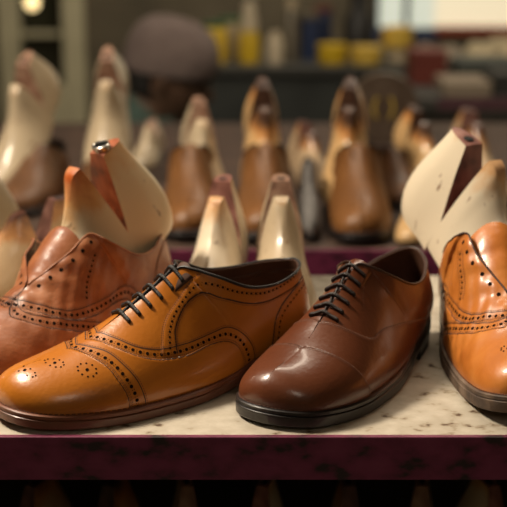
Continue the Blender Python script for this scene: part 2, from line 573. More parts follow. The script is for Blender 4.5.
def place(o, toe, yaw, z=0.0, pitch=0.0, s=1.0):
    """put a shoe or a last by its toe point (metres from the camera's foot, on the front board)"""
    R = Euler((0, -math.radians(pitch), math.radians(yaw)), 'XYZ').to_matrix()
    sv = Vector((s, s, s)) if np.isscalar(s) else Vector(s)
    p = R @ Vector((.150 * sv.x, 0, 0))
    o.location = Vector((toe[0], toe[1], TOP + z)) + p
    o.rotation_euler = (0, -math.radians(pitch), math.radians(yaw)); o.scale = sv
    return o

# ------------------------------------------------------------------ lasts
LAST = [
 (4, 0,       34, 0, 40,    4, 14, 22, 1),
 (9, -19,     35, 0, 40.5,  4, 14, 20, 1),
 (22, -32,    40, 0, 41.5,  4, 14, 19, 1),
 (47, -40,    55, 0, 46,    5, 16, 22, 1),
 (76, -44,    76, 0, 54,    6, 18, 24, 0),
 (105, -45,   99, 0, 65,    6, 19, 24, -3),
 (138, -42,  124, 0, 80,    6, 21, 22, -7),
 (164, -37,  143, -3, 100,   6, 24, 18, -12),
 (184, -34,  157, -7, 117,  6, 28, 14, -19),
 (204, -32,  174, -10, 122, 6, 30, 10, -22),
 (222, -31,  196, -12, 124, 7, 32, 8, -24),
 (244, -31,  218, -12.5, 126, 9, 34, 7, -26),
 (264, -28,  236, -11.5, 127, 12, 36, 8, -28),
 (283, -20,  250, -8, 127,   14, 37, 10, -30),
 (293, -9,   256, -4, 127,   15, 38, 12, -32),
 (296, 0,    257, 0, 127,    15, 38, 13, -33)]

def make_last(name, M, lift_=18, metal_ring=False, ns=160, nv=44, gap=26, hinge=0.0):
    root = empty(name)
    mb = MB()
    S = {sg: Surf(LAST, sg, ns, nv, 4, 0, 0, 7) for sg in (-1, 1)}
    for sg in (-1, 1): mb.grid(S[sg].G)
    a, b = S[-1].G[:, -1], S[1].G[:, -1]
    mb.grid(np.stack([a, (a + b) / 2 + [0, 0, .6], b], 1))
    a, b = S[-1].G[:, 0], S[1].G[:, 0]
    mb.grid(np.stack([b, (a + b) / 2, a], 1))
    me = bpy.data.meshes.new('last_body'); me.from_pydata(mb.v, [], mb.f)
    def cut(planes):
        bm = bmesh.new(); bm.from_mesh(me)
        bmesh.ops.remove_doubles(bm, verts=bm.verts, dist=.02)
        bmesh.ops.recalc_face_normals(bm, faces=bm.faces)
        for co, no in planes:
            r = bmesh.ops.bisect_plane(bm, geom=bm.verts[:] + bm.edges[:] + bm.faces[:], plane_co=co, plane_no=no, clear_outer=True)
            ed = [e for e in r['geom_cut'] if isinstance(e, bmesh.types.BMEdge)]
            f = bmesh.ops.holes_fill(bm, edges=ed, sides=0)
            for q in f['faces']: q.material_index = 1
        for q in bm.faces: q.smooth = q.material_index == 0
        for v in bm.verts: v.co = (v.co + Vector(OFF)) * MM
        return bm
    A0, A1 = Vector((173, 0, 121)), Vector((192, 0, 48))
    d = (A1 - A0); nA = Vector((-d.z, 0, d.x)).normalized()       # points backwards
    if nA.x < 0: nA = -nA
    B0 = Vector((190 + gap, 0, 127)); d2 = A1 - B0; nB = Vector((-d2.z, 0, d2.x)).normalized()
    if nB.x < 0: nB = -nB
    def finish(bm, nm, mats):
        m2 = bpy.data.meshes.new(nm); bm.to_mesh(m2); bm.free()
        for q in mats: m2.materials.append(q)
        m2.set_sharp_from_angle(angle=math.radians(35))
        o = bpy.data.objects.new(nm, m2); COL.objects.link(o); o.parent = root
        return o
    finish(cut([(A1, nA)]), 'last_forepart', [M['body'], M['cut']])
    bm = cut([(A1, -nA), (A1, -nB)])
    sh = Vector((-.30, 0, .95)) * lift_ * MM
    if hinge:                                     # the heel block swung open about the foot of the notch
        piv = (A1 + Vector(OFF)) * MM
        bmesh.ops.rotate(bm, verts=bm.verts, cent=piv, matrix=Matrix.Rotation(math.radians(hinge), 3, 'Y'))
    for v in bm.verts: v.co += sh
    for q in bm.faces:
        c = q.calc_center_median()
        if q.normal.z > .75 and c.z > .115: q.material_index = 1
    hb = finish(bm, 'last_heel_block', [M['heel'], M['cut']])
    t = MB()
    c = np.array([226 - .3 * lift_, 0, 127.4 + .95 * lift_])
    h_ = math.radians(hinge); dx, dz = 226 - A1.x, 127.4 - A1.z
    c += [dx * math.cos(h_) + dz * math.sin(h_) - dx, 0, -dx * math.sin(h_) + dz * math.cos(h_) - dz]
    if metal_ring:
        t.lathe([(8.6, .2), (9.0, 4.6), (10.4, 5.4), (11.8, 4.8), (12.2, 2.4), (11.6, -.4)], 28, c, 0)
        t.lathe([(0, 1.6), (8.7, 1.6)], 28, c, 1)
        ob = t.scale(MM, tuple(-c)).build('thimble', [M['metal'], M['hole']], hb, angle=40); tag(ob, 'steel ring with a dark bore')
    else:
        t.lathe([(0, .5), (5.2, .5), (6.0, .35), (6.3, -.3)], 24, c, 0)
        ob = t.scale(MM, tuple(-c)).build('thimble_hole', [M['hole']], hb)
    ob.location = (c + OFF) * MM; ob.rotation_euler = (0, h_, 0)
    bpy.data.meshes.remove(me)
    return root

# ------------------------------------------------------------------ leathers
def leather(name, c0, c1, c2, rough=.34, coat=.35, bump=.12, bscale=260, scale=14, stretch=(1, 1, 1), spec=.5):
    return noisy(name, [c0, c1, c2], scale, rough, .06, bump, bscale, stretch, coat, 6, crough=.14, spec=spec)

line_dark = simple('burnished_edge', (.045, .014, .005), .6)
stitch_tan = simple('stitch_tan', (.16, .055, .02), .7)
stitch_brown = simple('stitch_brown', (.15, .06, .035), .7)
hole = simple('punched_hole', (.010, .004, .002), .9, spec=.1)
black_lace = noisy('black_lace', [(.006, .005, .005), (.02, .018, .017)], 300, .5, .1, .5, 900)
brown_lace = noisy('dark_brown_lace', [(.010, .005, .004), (.026, .014, .011)], 300, .45, .1, .5, 900)
lining_dark = noisy('lining_leather', [(.045, .016, .007), (.085, .032, .014)], 30, .6, .1, .1)
lining_tan = noisy('lining_tan', [(.22, .085, .03), (.33, .14, .055)], 30, .6, .1, .1)
black_edge = simple('black_binding', (.008, .007, .007), .4)
sole_red = noisy('sole_chestnut', [(.12, .040, .022), (.18, .065, .033)], 40, .38, .08, .08, 300, coat=.2)
welt_red = noisy('welt_chestnut', [(.16, .052, .025), (.23, .08, .038)], 60, .45, .08, .1, 300)
sole_black = noisy('sole_black', [(.008, .006, .006), (.018, .014, .013)], 40, .38, .08, .08, 300, coat=.25)
sole_worn = noisy('sole_worn', [(.035, .022, .016), (.11, .07, .045), (.20, .14, .10)], 45, .7, .1, .3, 200)
rubber = simple('heel_rubber', (.01, .009, .009), .7)

tan = leather('tan_calf', (.41, .122, .009), (.48, .152, .012), (.55, .19, .02))
brown = leather('brown_calf', (.100, .028, .011), (.125, .036, .014), (.15, .045, .018), rough=.33)
worn = leather('worn_chestnut_calf', (.21, .060, .018), (.29, .092, .030), (.38, .145, .058), rough=.45, coat=.15, bump=.55, bscale=70, scale=30, stretch=(1, 1, 1.6))
honey = leather('honey_calf', (.40, .115, .016), (.52, .165, .026), (.60, .22, .045), rough=.4, coat=.25, bump=.3, bscale=80, scale=26)

def shoe_mats(upper, **k):
    d = dict(upper=upper, line=line_dark, stitch=stitch_tan, hole=hole, binding=black_edge, lining=lining_dark, sole=sole_red, welt=welt_red, lace=black_lace, tongue=lining_dark, heel=rubber)
    d.update(k); return d

# ------------------------------------------------------------------ patterns: (distance from the toe, arc length up from the welt)
VUP = [(76, 112), (80, 86), (84.8, 74), (89.4, 64.4), (101.7, 50.3), (120.5, 43.2), (145, 42.5), (172, 42.9), (189.8, 41.0), (202.6, 30.6), (211.9, 16.3), (217, 0), (219, -12)]
VMID = [(70, 112), (74, 86), (80.5, 70), (87.6, 59), (100.8, 46), (119, 38.6), (143.5, 37.4), (168.5, 38.6), (186.5, 36.3), (199, 26.5), (206.3, 13), (210, 0), (212, -12)]
VLO = [(64, 112), (69, 82), (78.7, 64.9), (85.9, 53.7), (100, 41.3), (117.7, 34.1), (142.2, 32), (165, 34.1), (183.4, 31.2), (195.4, 22.4), (201, 9.4), (203, 0), (205, -12)]
CUP = [(57, 112), (61, 80), (68.5, 62.9), (78.4, 50.9), (85.3, 36.8), (91.8, 22.5), (95.8, 8.3), (97.6, 0), (99, -12)]
CIN = [(45, 112), (49, 82), (57.5, 64.8), (64.9, 49.8), (72, 37.5), (76.2, 24.5), (80.9, 11.7), (82.8, 0), (84, -12)]
CMID = (np.array(CUP) + np.array(CIN)) / 2
FOUT = [(121, 38), (124, 46.9), (130.2, 61), (139.8, 72.9), (157.6, 85.2), (171, 93), (180, 98)]
FIN = [(134, 36), (135.5, 43.7), (139.6, 57.9), (152.5, 73.2), (165.8, 78.4), (175.6, 77.2), (186.7, 68.3), (208.8, 55.5), (230.8, 49.8), (256.8, 49.6), (275, 51), (292, 52.4), (300, 53)]
FMID = [(129, 42), (134.5, 58), (145.5, 72.5), (161, 82.3), (173, 86), (184, 80), (196, 71), (212, 63), (232, 57.5), (257, 57.3), (276, 60), (296, 64)]
BAND = FIN + [(330, 54), (330, 130), (180, 130), (172, 96)] + FOUT[::-1]
COUNTER = [(300, 49), (278, 50.5), (256.7, 44), (245.5, 37), (239.2, 27.8), (237, 11.6), (236.5, -12)]

BROGUE = dict(vamp=VLO, cap=CIN, band=BAND, counter=COUNTER, rosettes=[(57, 36, 6.5), (-39, 46, 5.5), (-17, 33, 4.5)], lacer=1.75, bind=1.4,
    lines=[dict(q=VUP, part='quarter', edge=[0], stitch=[1.6]), dict(q=VMID, part='quarter', perf=[(0, 1.5, 6)]), dict(q=VLO, part='quarter', edge=[0], stitch=[1.8]),
           dict(q=CUP, part='vamp', edge=[0], stitch=[1.6]), dict(q=CMID, part='vamp', perf=[(0, 1.6, 6)]), dict(q=CIN, part='vamp', edge=[0], stitch=[1.6, 2.9]),
           dict(q=FOUT, part='quarter', stitch=[0, 1.3]), dict(q=FIN, part='quarter', edge=[0], w=1.5, stitch=[-1.8]), dict(q=FMID, part='quarter', perf=[(0, 1.15, 5)]),
           dict(q=COUNTER, part='heel_counter', edge=[0], w=1.2, stitch=[1.8]), dict(q=offset(np.array(COUNTER, float), 6), part='heel_counter', perf=[(0, 1.15, 5)])])
PV = [(84, 116), (90, 96), (99.4, 81), (106.4, 62.8), (116.2, 49.5), (126.5, 43.2), (134, 44.5), (150, 45), (179.4, 36.5), (206.3, 26.2), (240, 14), (252, 0), (255, -12)]
PC = [(58, 110), (64, 82), (71, 68.8), (75.6, 50.8), (83.5, 31.3), (91.4, 12.6), (97, 0), (99, -12)]
PF = [(173, 110), (166, 97), (159.9, 91.7), (144.2, 80.6), (135.3, 65.1), (133.2, 53), (134, 47)]
PLAIN = dict(vamp=PV, cap=PC, lacer=1.7, bind=1.2, eyes=(5.3, 7.75),
    lines=[dict(q=PV, part='quarter', edge=[0], w=.7, stitch=[-1.4, -2.8]), dict(q=PC, part='vamp', edge=[0], w=.7, stitch=[-1.3, -2.6]), dict(q=PF, part='quarter', stitch=[0])])
WING = [(88, 112), (84, 84), (72, 68), (66, 56), (76, 42), (95, 31), (120, 22), (145, 13), (165, 3), (170, -12)]
WUP = [(100, 112), (95, 88), (83, 74), (77, 60), (84, 50), (100, 40), (123, 31), (150, 21), (172, 9), (180, -12)]
WMID = (np.array(WING) + np.array(WUP)) / 2
FROW = [(136, 50), (142, 62), (151, 74), (163, 85)]
WINGTIP = dict(vamp=VLO, cap=WING, counter=COUNTER, wrinkle=.55, bind=.9, eyer=1.9, inset=8, eyes=(5.3, 7.9), rosettes=[(-45, 57, 7.5), (34, 42, 5)], tongue=25, tlift=(-4, 7), tdrop=8, bind0=5.1,
    lines=[dict(q=VUP, part='quarter', edge=[0], stitch=[1.6]), dict(q=VMID, part='quarter', perf=[(0, 1.6, 6)]), dict(q=VLO, part='quarter', edge=[0], w=1.2, stitch=[1.8]),
           dict(q=WUP, part='vamp', edge=[0], stitch=[1.6]), dict(q=WMID, part='vamp', perf=[(0, 1.6, 6)]), dict(q=WING, part='vamp', edge=[0], w=1.2, stitch=[1.8]),
           dict(q=FROW, part='quarter', perf=[(0, 1.2, 5)], stitch=[3.2, -3.2]), dict(q=offset(dense(FROW, 8), 0), part='quarter', stitch=[5]),
           dict(q=COUNTER, part='heel_counter', edge=[0], stitch=[1.8])])

# ------------------------------------------------------------------ front row
GROUP_FRONT = 'finished shoes along the front edge of the rack'
shoeA, _ = make_shoe('brogue_shoe', shoe_mats(tan), BROGUE, dip=8)
place(shoeA, (-.1965, .8945), 36.5)
tag(shoeA, 'tan semi brogue oxford with black laces and chestnut sole, toe pointing left', 'shoe', GROUP_FRONT)

shoeB, _ = make_shoe('oxford_shoe', shoe_mats(brown, stitch=stitch_brown, binding=simple('brown_binding', (.03, .010, .005), .4), sole=sole_black, welt=sole_black, lace=brown_lace, tongue=brown), PLAIN, front=.79, thick=14, bend=16)
place(shoeB, (.0055, .8725), 58.9, s=.98)
tag(shoeB, 'plain dark brown cap toe oxford with dark laces and black sole', 'shoe', GROUP_FRONT)

shoeC, _ = make_shoe('wingtip_shoe', shoe_mats(worn, binding=worn, lining=lining_dark, tongue=worn), WINGTIP, throat=(17, 42), flare=(0, -14), laces=False)
place(shoeC, (-.257, .947), 58, s=(1, 1, 1.07))
tag(shoeC, 'creased reddish brown wingtip without laces at the left edge, pale last standing in it', 'shoe', GROUP_FRONT)

shoeD, _ = make_shoe('wingtip_shoe', shoe_mats(honey, binding=line_dark, tongue=honey, sole=sole_worn, welt=sole_worn), WINGTIP, throat=26, flare=2, laces=False, wy=.88, thick=13, spring=6)
place(shoeD, (.2265, .893), 92, s=(1, 1, 1.1))
tag(shoeD, 'honey tan wingtip without laces cut off by the right edge, worn sole', 'shoe', GROUP_FRONT)

# ------------------------------------------------------------------ lasts
cream = (.80, .63, .40); pale = (.74, .64, .48)
metal = simple('thimble_steel', (.45, .43, .4), .25, 1)
bore = simple('thimble_bore', (.006, .005, .005), .8)
def last_mats(nm, body, dye, cutc, z0, z1):
    return dict(body=last_material(nm + '_body', body, dye, z0, z1), heel=last_material(nm + '_heel', body, dye, z0 + .022, z1 + .03),
                cut=noisy(nm + '_cut', cutc, 45, .45, .1, .3, 120), metal=metal, hole=bore)
LA = last_mats('last_orange', cream, (.42, .085, .015), [(.06, .017, .008), (.26, .06, .018), (.42, .13, .05)], .074, .120)
LB = last_mats('last_pink', pale, (.30, .12, .085), [(.07, .028, .024), (.22, .085, .065), (.36, .17, .13)], .094, .132)
lastC = make_last('shoe_last', LA, -6, True, gap=24)
place(lastC, (-.2135, 1.080), 46, .010, 22, (.67, .84, 1.0))
tag(lastC, 'cream shoe last with orange stained top and steel ring, standing in the reddish wingtip', 'shoe last', 'shoe lasts standing in front row shoes')
lastD = make_last('shoe_last', LB, -6, False, gap=24)
place(lastD, (.2687, 1.0645), 122, .012, 22, (.74, .84, 1.0))
tag(lastD, 'pale shoe last with purplish pink cut top, standing in the honey tan wingtip', 'shoe last', 'shoe lasts standing in front row shoes')

# ------------------------------------------------------------------ racks
wood = noisy('worn_cream_board', [(.08, .04, .02), (.30, .24, .165), (.43, .375, .29), (.53, .475, .385)], 58, .75, .1, .35, 120, (1, 1.2, 1), pos=[.30, .35, .41, .7], detail=7)
purple = noisy('purple_paint', [(.022, .010, .012), (.12, .014, .045), (.17, .020, .064), (.19, .028, .075)], 34, .5, .12, .3, 120, (1, 1, 1.6), coat=.1, pos=[.37, .44, .55, .72], detail=9)
purple_top = noisy('purple_paint_edge', [(.30, .25, .20), (.12, .06, .06), (.05, .02, .024)], 40, .5, .1, .2, pos=[.35, .5, .65], detail=8)
shade_sheet = simple('dark_shade_sheet', (.02, .016, .013), .8)
def rack(name, label, cat, x0, x1, y0, y1, ztop, low=None, edge=.036, wood=wood):
    r = empty(name, ((x0 + x1) / 2, y0, 0)); tag(r, label, cat)
    o = Vector(r.location)
    def part(nm, b, m, **k):
        b.v = [(p[0] - o.x, p[1] - o.y, p[2] - o.z) for p in b.v]
        return b.build(nm, m, r, smooth=False, **k)
    b = MB(); b.box(x0, x1, y0 + .003, y1, ztop - .02, ztop); part('shelf_board', b, wood)
    b = MB(); b.box(x0, x1, y0 - .002, y0 + .003, ztop - edge, ztop + .0012); b.box(x0, x1, y0 + .003, y0 + .03, ztop - edge, ztop - edge + .003); part('steel_edge', b, purple, bevel=.0008)
    if low is not None:
        b = MB(); b.box(x0, x1, y0 + .01, y1, low - .02, low); part('lower_board', b, wood)
        b = MB(); b.box(x0, x1, y1 - .012, y1 - .002, low + .0005, ztop - .0205); part('shade_panel', b, shade_sheet)  # added dark sheet standing in for the deep shade under the shelf
    for x in (x0 + .02, x1 - .06):
        for y in (y0 + .031, y1 - .07):
            b = MB(); b.box(x, x + .04, y, y + .04, 0, ztop - .0205); part('leg', b, purple, bevel=.002)
    return r
YE = .874
rack('display_rack', 'front wooden shelf rack with chipped purple steel edge carrying the large shoes', 'shelf', -1.0, 1.0, YE, 1.322, TOP, TOP - .30)
rack('display_rack', 'second purple edged rack just behind, carrying rows of lasts', 'shelf', -1.3, 1.3, 1.62, 2.72, TOP - .052, None, .07, noisy('dark_stained_board', [(.03, .016, .010), (.05, .026, .016), (.07, .038, .024)], 20, .7, .1, .2, 90))

# ------------------------------------------------------------------ rows of lasts behind
T2 = -.052                                   # second rack's board, from the front board
amber = leather('amber_calf', (.12, .046, .010), (.16, .062, .013), (.20, .082, .020), rough=.5, coat=.06, bump=.15)
dusk = leather('dusky_brown_calf', (.075, .030, .010), (.11, .044, .013), (.14, .060, .020), rough=.5, coat=.05)
suede = noisy('grey_suede', [(.10, .095, .09), (.17, .16, .15)], 60, .9, .05, .4, 400)
LC = last_mats('last_brown', (.46, .33, .20), (.07, .026, .016), [(.035, .016, .013), (.10, .04, .03), (.17, .08, .06)], .078, .112)
LD = last_mats('last_buff', (.45, .36, .24), (.28, .13, .075), [(.10, .045, .03), (.26, .14, .09), (.40, .26, .18)], .112, .15)
LE = last_mats('last_ochre', (.55, .35, .16), (.06, .026, .014), [(.02, .010, .008), (.055, .024, .014), (.10, .045, .026)], .070, .105)
for d_, k_ in ((LC, 0), (LD, 0), (LE, 0)): pass

def last_top(o, px, py, Y, yaw, pitch, s, lift_=8):
    """stand a last so that its heel-block top lies on a given sight line at distance Y"""
    P = at(px, py, Y); f = math.radians(pitch); g = math.radians(yaw)
    lx, lz = 226 - .3 * lift_, 127 + .95 * lift_
    x = s * (lx * math.cos(f) - lz * math.sin(f)) * MM; z = s * (lx * math.sin(f) + lz * math.cos(f)) * MM
    return place(o, (P.x - x * math.cos(g), P.y - x * math.sin(g)), yaw, max(T2 + .012, P.z - TOP - z), pitch, s)

def last_on(o, px, Y, yaw, z, s):
    """stand a bare last on a board, its cone at a given place"""
    P = at(px, 200, Y); g = math.radians(yaw); x = (s if np.isscalar(s) else s[0]) * 200 * MM
    return place(o, (P.x - x * math.cos(g), P.y - x * math.sin(g)), yaw, z, 0, s)

protos = {}
def get(kind, maker):
    """first use builds the thing, later ones copy it with its parts"""
    if kind not in protos:
        protos[kind] = maker(); return protos[kind]
    return copy_tree(protos[kind])
LO = dict(ns=96, nv=26)
mk_shoe = {
 'amber': lambda: make_shoe('shoe', shoe_mats(amber, tongue=amber, sole=sole_black, welt=sole_black), dict(vamp=PV, cap=PC, edges=0, bind=1.6, lines=[dict(q=PV, part='quarter', edge=[0], w=1.2), dict(q=PC, part='vamp', edge=[0], w=1.2)]), throat=12, laces=False, low=1.0, **LO)[0],
 'dusk': lambda: make_shoe('shoe', shoe_mats(dusk, tongue=dusk, sole=sole_black, welt=sole_black), dict(vamp=PV, edges=0, bind=1.6, lines=[dict(q=PV, part='quarter', edge=[0], w=1.2)]), throat=12, laces=False, low=.85, **LO)[0],
 'suede': lambda: make_shoe('shoe', shoe_mats(suede, tongue=suede, sole=sole_black, welt=sole_black, binding=suede), dict(vamp=PV, edges=0, bind=1.6), throat=4, laces=False, low=.95, **LO)[0]}
mk_last = {k: (lambda M=M, l=l: make_last('shoe_last', M, l, ns=80, nv=22)) for k, M, l in (('a', LA, 8), ('b', LB, 8), ('c', LC, 8), ('d', LD, 8), ('e', LE, 8))}

SG = 'shoes stretched on lasts on the second rack'
def bg_shoe(kind, px, Y, yaw, label, s=1.0, z=T2):
    o = get('s' + kind, mk_shoe[kind]); P = at(px, 250, Y)
    place(o, (P.x, Y), yaw, z, 0, s); return tag(o, label, 'shoe', SG)
def bg_last(kind, px, py, Y, yaw, pitch, s, label):
    o = get('l' + kind, mk_last[kind]); last_top(o, px, py, Y, yaw, pitch, s)
    return tag(o, label, 'shoe last', 'shoe lasts on the second rack')
def bare_last(kind, px, Y, yaw, z, s, label, grp='shoe lasts on the second rack'):
    o = get('l' + kind, mk_last[kind]); last_on(o, px, Y, yaw, z, s)
    return tag(o, label, 'shoe last', grp)

G1 = 'bare lasts behind the front shoes'
bare_last('b', 220, 1.268, 82, 0, (.74, .78, .90), 'bare cream last with dark notched top behind the tan laced brogue', G1)
bare_last('d', 281, 1.27, 90, 0, (.74, .80, .90), 'bare cream last with open bored top between the tan brogue and brown oxford', G1)
bare_last('c', 42, 1.255, 30, 0, .78, 'low dark topped last between the left edge and the orange stained last', G1)
bare_last('d', -64, 1.29, 42, 0, 1.08, 'cream last at the left edge, only its rounded heel showing', G1)

bg_shoe('amber', 193, 1.66, 93, 'amber brown shoe on a last behind the two bare cream lasts, left one', (.9, .88, 1.08))
bg_last('d', 199, 108, 1.90, 98, 14, .84, 'beige last with tan stained top in the shoe beneath the seated person\'s chin')
bg_shoe('amber', 267, 1.645, 90, 'amber brown shoe on a last directly behind the cream last with bored top', (.9, .9, 1.12))
bg_last('e', 263, 87, 1.90, 94, 24, .85, 'ochre last with dark brown top standing before the dark workbench front')
bg_shoe('amber', 366, 1.640, 90, 'amber brown shoe facing forward on the purple edge right of the grey suede shoe', (.9, .9, 1.12))
bg_last('e', 350, 88, 1.90, 84, 24, .85, 'ochre last with dark top left of the round dark tin')
bg_shoe('suede', 313.5, 1.66, 90, 'narrow grey suede shoe between two brown shoes on the second rack', (.8, .31, .9))
bg_shoe('dusk', 14, 1.80, 84, 'brown shoe holding a last at the far left of the second rack', .9)
bg_last('d', 24, 64, 1.99, 74, 32, .9, 'grey beige last at the far left in front of the pale window frame')
bg_shoe('dusk', 92, 1.86, 86, 'brown shoe holding the tall narrow last left of the seated person', .9)
bg_last('d', 107, 57, 2.04, 90, 36, .88, 'tall beige last with a bored top directly left of the grey cap')
bare_last('d', 152, 2.28, 80, T2, (.6, .6, .56), 'small beige last between the person\'s teal collar and the orange stained last')
bare_last('c', 306, 2.10, 104, T2, .74, 'small dark topped last behind the grey suede shoe')
bg_shoe('dusk', 408, 1.86, 95, 'dark brown shoe half hidden under the last right of the round tin', .74)
bg_last('e', 416, 115, 2.02, 108, 14, .68, 'small ochre last right of the round dark tin')
bare_last('e', 419, 1.76, 78, T2, .62, 'small ochre last with black top beside the pale pink topped last')
bare_last('c', 468, 2.05, 95, T2, .95, 'brown topped last at the right behind the pale pink topped one')

# the shelf below, in the shade
G3 = 'lasts standing on the lower shelf in shadow'
for px, k, yaw, lab in ((24, 'c', 60, 'shadowed last on the lower shelf at the far left'), (104, 'e', 70, 'shadowed ochre last on the lower shelf below the tan brogue toe'), (186, 'd', 100, 'shadowed beige last on the lower shelf below the tan brogue waist'),
                        (262, 'b', 75, 'shadowed pale last on the lower shelf at the middle'), (352, 'c', 95, 'shadowed brown last on the lower shelf below the brown oxford'), (425, 'd', 80, 'shadowed beige last on the lower shelf below the gap at right'), (500, 'b', 110, 'shadowed pale last on the lower shelf at the far right')):
    o = get('l' + k, mk_last[k]); P = at(px, 480, 1.10); g = math.radians(yaw)
    place(o, (P.x - .19 * math.cos(g), 1.12 - .19 * math.sin(g)), yaw, -.30, 0, (.9, .52, 1.0))
    tag(o, lab, 'shoe last', G3)

# ------------------------------------------------------------------ round polish tin
tin_dark = noisy('tin_black_paint', [(.012, .011, .010), (.03, .027, .022)], 30, .4, .1)
tin_rim = noisy('tin_brass_rim', [(.10, .07, .05), (.16, .12, .09)], 40, .4, .1, metal=.6)
yellow_mark = simple('tin_yellow_mark', (.40, .27, .03), .5)
P = at(382, 104, 2.5)
rt = .0715
t = empty('polish_tin', (P.x, 2.5, TOP + T2 + rt + .001)); tag(t, 'large round dark tin standing on edge with a yellow mark', 'tin')
b = MB(); b.lathe([(0, 0), (rt * .86, 0), (rt * .88, .004), (rt * .88, .03), (0, .03)], 40); o = b.build('tin_lid', tin_dark, t, angle=40); o.rotation_euler = (math.pi / 2, 0, 0)
b = MB(); b.lathe([(rt * .86, .002), (rt * .9, -.002), (rt, .0), (rt, .034), (rt * .86, .034)], 40); o = b.build('tin_rim', tin_rim, t, angle=40); o.rotation_euler = (math.pi / 2, 0, 0)
b = MB()
for sx in (-1, 1):
    pts = [(sx * .008 + sx * .012 * math.cos(a) - 0, -.0305, .022 * math.sin(a)) for a in np.linspace(-1.3, 1.3, 14)]
    b.tube(np.array(pts), .0045, 6)
b.build('tin_emblem', yellow_mark, t)

# ------------------------------------------------------------------ room
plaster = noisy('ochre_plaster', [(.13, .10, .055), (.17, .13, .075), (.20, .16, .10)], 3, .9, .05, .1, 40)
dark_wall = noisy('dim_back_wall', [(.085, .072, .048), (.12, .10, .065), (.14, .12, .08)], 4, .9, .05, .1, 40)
floor_m = noisy('concrete_floor', [(.09, .08, .07), (.13, .12, .10), (.16, .145, .125)], 5, .85, .08, .1, 60)
ceil_m = simple('ceiling_paint', (.30, .26, .20), .9)
XL, XR, YF, YB, ZC = -2.4, 2.6, -1.3, 5.6, 2.7
def struct(nm, b, m, **k): return tag(b.build(nm, m, smooth=False, **k), kind='structure')
b = MB(); b.box(XL, XR, YF, YB, -.06, 0); struct('floor', b, floor_m)
b = MB(); b.box(XL, XR, YF, YB, ZC, ZC + .06); struct('ceiling', b, ceil_m)
b = MB(); b.box(XL - .1, XL, YF, YB, 0, ZC); struct('wall_left', b, plaster)
b = MB(); b.box(XR, XR + .1, YF, YB, 0, ZC); struct('wall_right', b, plaster)
b = MB(); b.box(XL, XR, YF - .1, YF, 0, ZC); struct('wall_front', b, plaster)
# back wall with openings for the window and the glazed door
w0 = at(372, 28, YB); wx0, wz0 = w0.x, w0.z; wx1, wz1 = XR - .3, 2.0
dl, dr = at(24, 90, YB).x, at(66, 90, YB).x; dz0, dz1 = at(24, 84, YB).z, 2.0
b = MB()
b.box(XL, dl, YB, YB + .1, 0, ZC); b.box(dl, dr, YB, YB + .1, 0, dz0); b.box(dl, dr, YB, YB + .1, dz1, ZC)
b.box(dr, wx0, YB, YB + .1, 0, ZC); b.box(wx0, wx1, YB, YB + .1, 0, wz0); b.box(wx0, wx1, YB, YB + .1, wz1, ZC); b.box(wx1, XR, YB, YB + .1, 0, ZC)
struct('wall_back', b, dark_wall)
day = noisy('daylit_frosted_glass', [(.7, .7, .65), (.8, .8, .72)], 2, .4)
def lit(nm, col, st):
    m, nt, bs = mat(nm); bs.inputs['Base Color'].default_value = (.6, .6, .55, 1); bs.inputs['Roughness'].default_value = .4
    bs.inputs['Emission Color'].default_value = (*col, 1); bs.inputs['Emission Strength'].default_value = st
    return m
pane_cool = lit('window_pane_cool', (.72, .80, .66), .62); pane_warm = lit('window_pane_warm', (.95, .80, .52), .72)
frame_m = noisy('cream_frame_paint', [(.48, .44, .29), (.58, .54, .36)], 8, .6, .08)
dark_frame = simple('dark_window_frame', (.03, .03, .028), .6)
wm = at(436, 10, YB).x
wd = empty('window_1', (wx0, YB, wz0)); tag(wd, 'bright frosted window at the back right with a red sill', 'window', kind='structure')
def rel(b, o, nm, m, **k):
    L = o.location; b.v = [(p[0] - L.x, p[1] - L.y, p[2] - L.z) for p in b.v]
    return b.build(nm, m, o, smooth=False, **k)
b = MB(); b.box(wx0 + .03, wm, YB + .04, YB + .055, wz0, wz1); rel(b, wd, 'pane', pane_cool)
b = MB(); b.box(wm, wx1 - .03, YB + .04, YB + .055, wz0, wz1); rel(b, wd, 'pane', pane_warm)
b = MB(); b.box(wx0, wx0 + .03, YB, YB + .09, wz0, wz1); b.box(wx1 - .03, wx1, YB, YB + .09, wz0, wz1); b.box(wx0, wx1, YB, YB + .09, wz1 - .03, wz1)
m1 = at(407, 10, YB).x; b.box(m1 - .012, m1 + .012, YB + .01, YB + .09, wz0, wz1); rel(b, wd, 'window_frame', dark_frame)
b = MB(); b.box(wm, wx1 + .02, YB - .03, YB + .04, wz0 - .028, wz0 + .006); rel(b, wd, 'window_sill', simple('red_sill_paint', (.30, .06, .03), .5))
b = MB(); b.box(wx0, wm, YB - .03, YB + .04, wz0 - .05, wz0 - .002); rel(b, wd, 'window_sill', simple('blue_sill_paint', (.02, .04, .11), .5))
# glazed door at left: dark pane in a cream frame
dd = empty('window_2', (dl, YB, dz0)); tag(dd, 'dark glazed panel in a wide cream frame at the back left', 'window', kind='structure')
fw = (at(86, 60, YB).x - dr)
b = MB(); b.box(dr, dr + fw, YB - .05, YB + .02, dz0 - .2, dz1 + .1); b.box(dl - fw, dl, YB - .05, YB + .02, dz0 - .2, dz1 + .1)
b.box(dl, dr, YB - .05, YB + .02, dz0 - .2, dz0); b.box(dl, dr, YB - .05, YB + .02, dz1, dz1 + .1)
zm = at(45, 34, YB).z; b.box(dl, dr, YB - .03, YB + .02, zm - .012, zm + .012); rel(b, dd, 'window_frame', frame_m, bevel=.006)
b = MB(); b.box(dl, dr, YB + .03, YB + .045, dz0, dz1); rel(b, dd, 'pane', simple('dark_glass', (.03, .03, .018), .15))

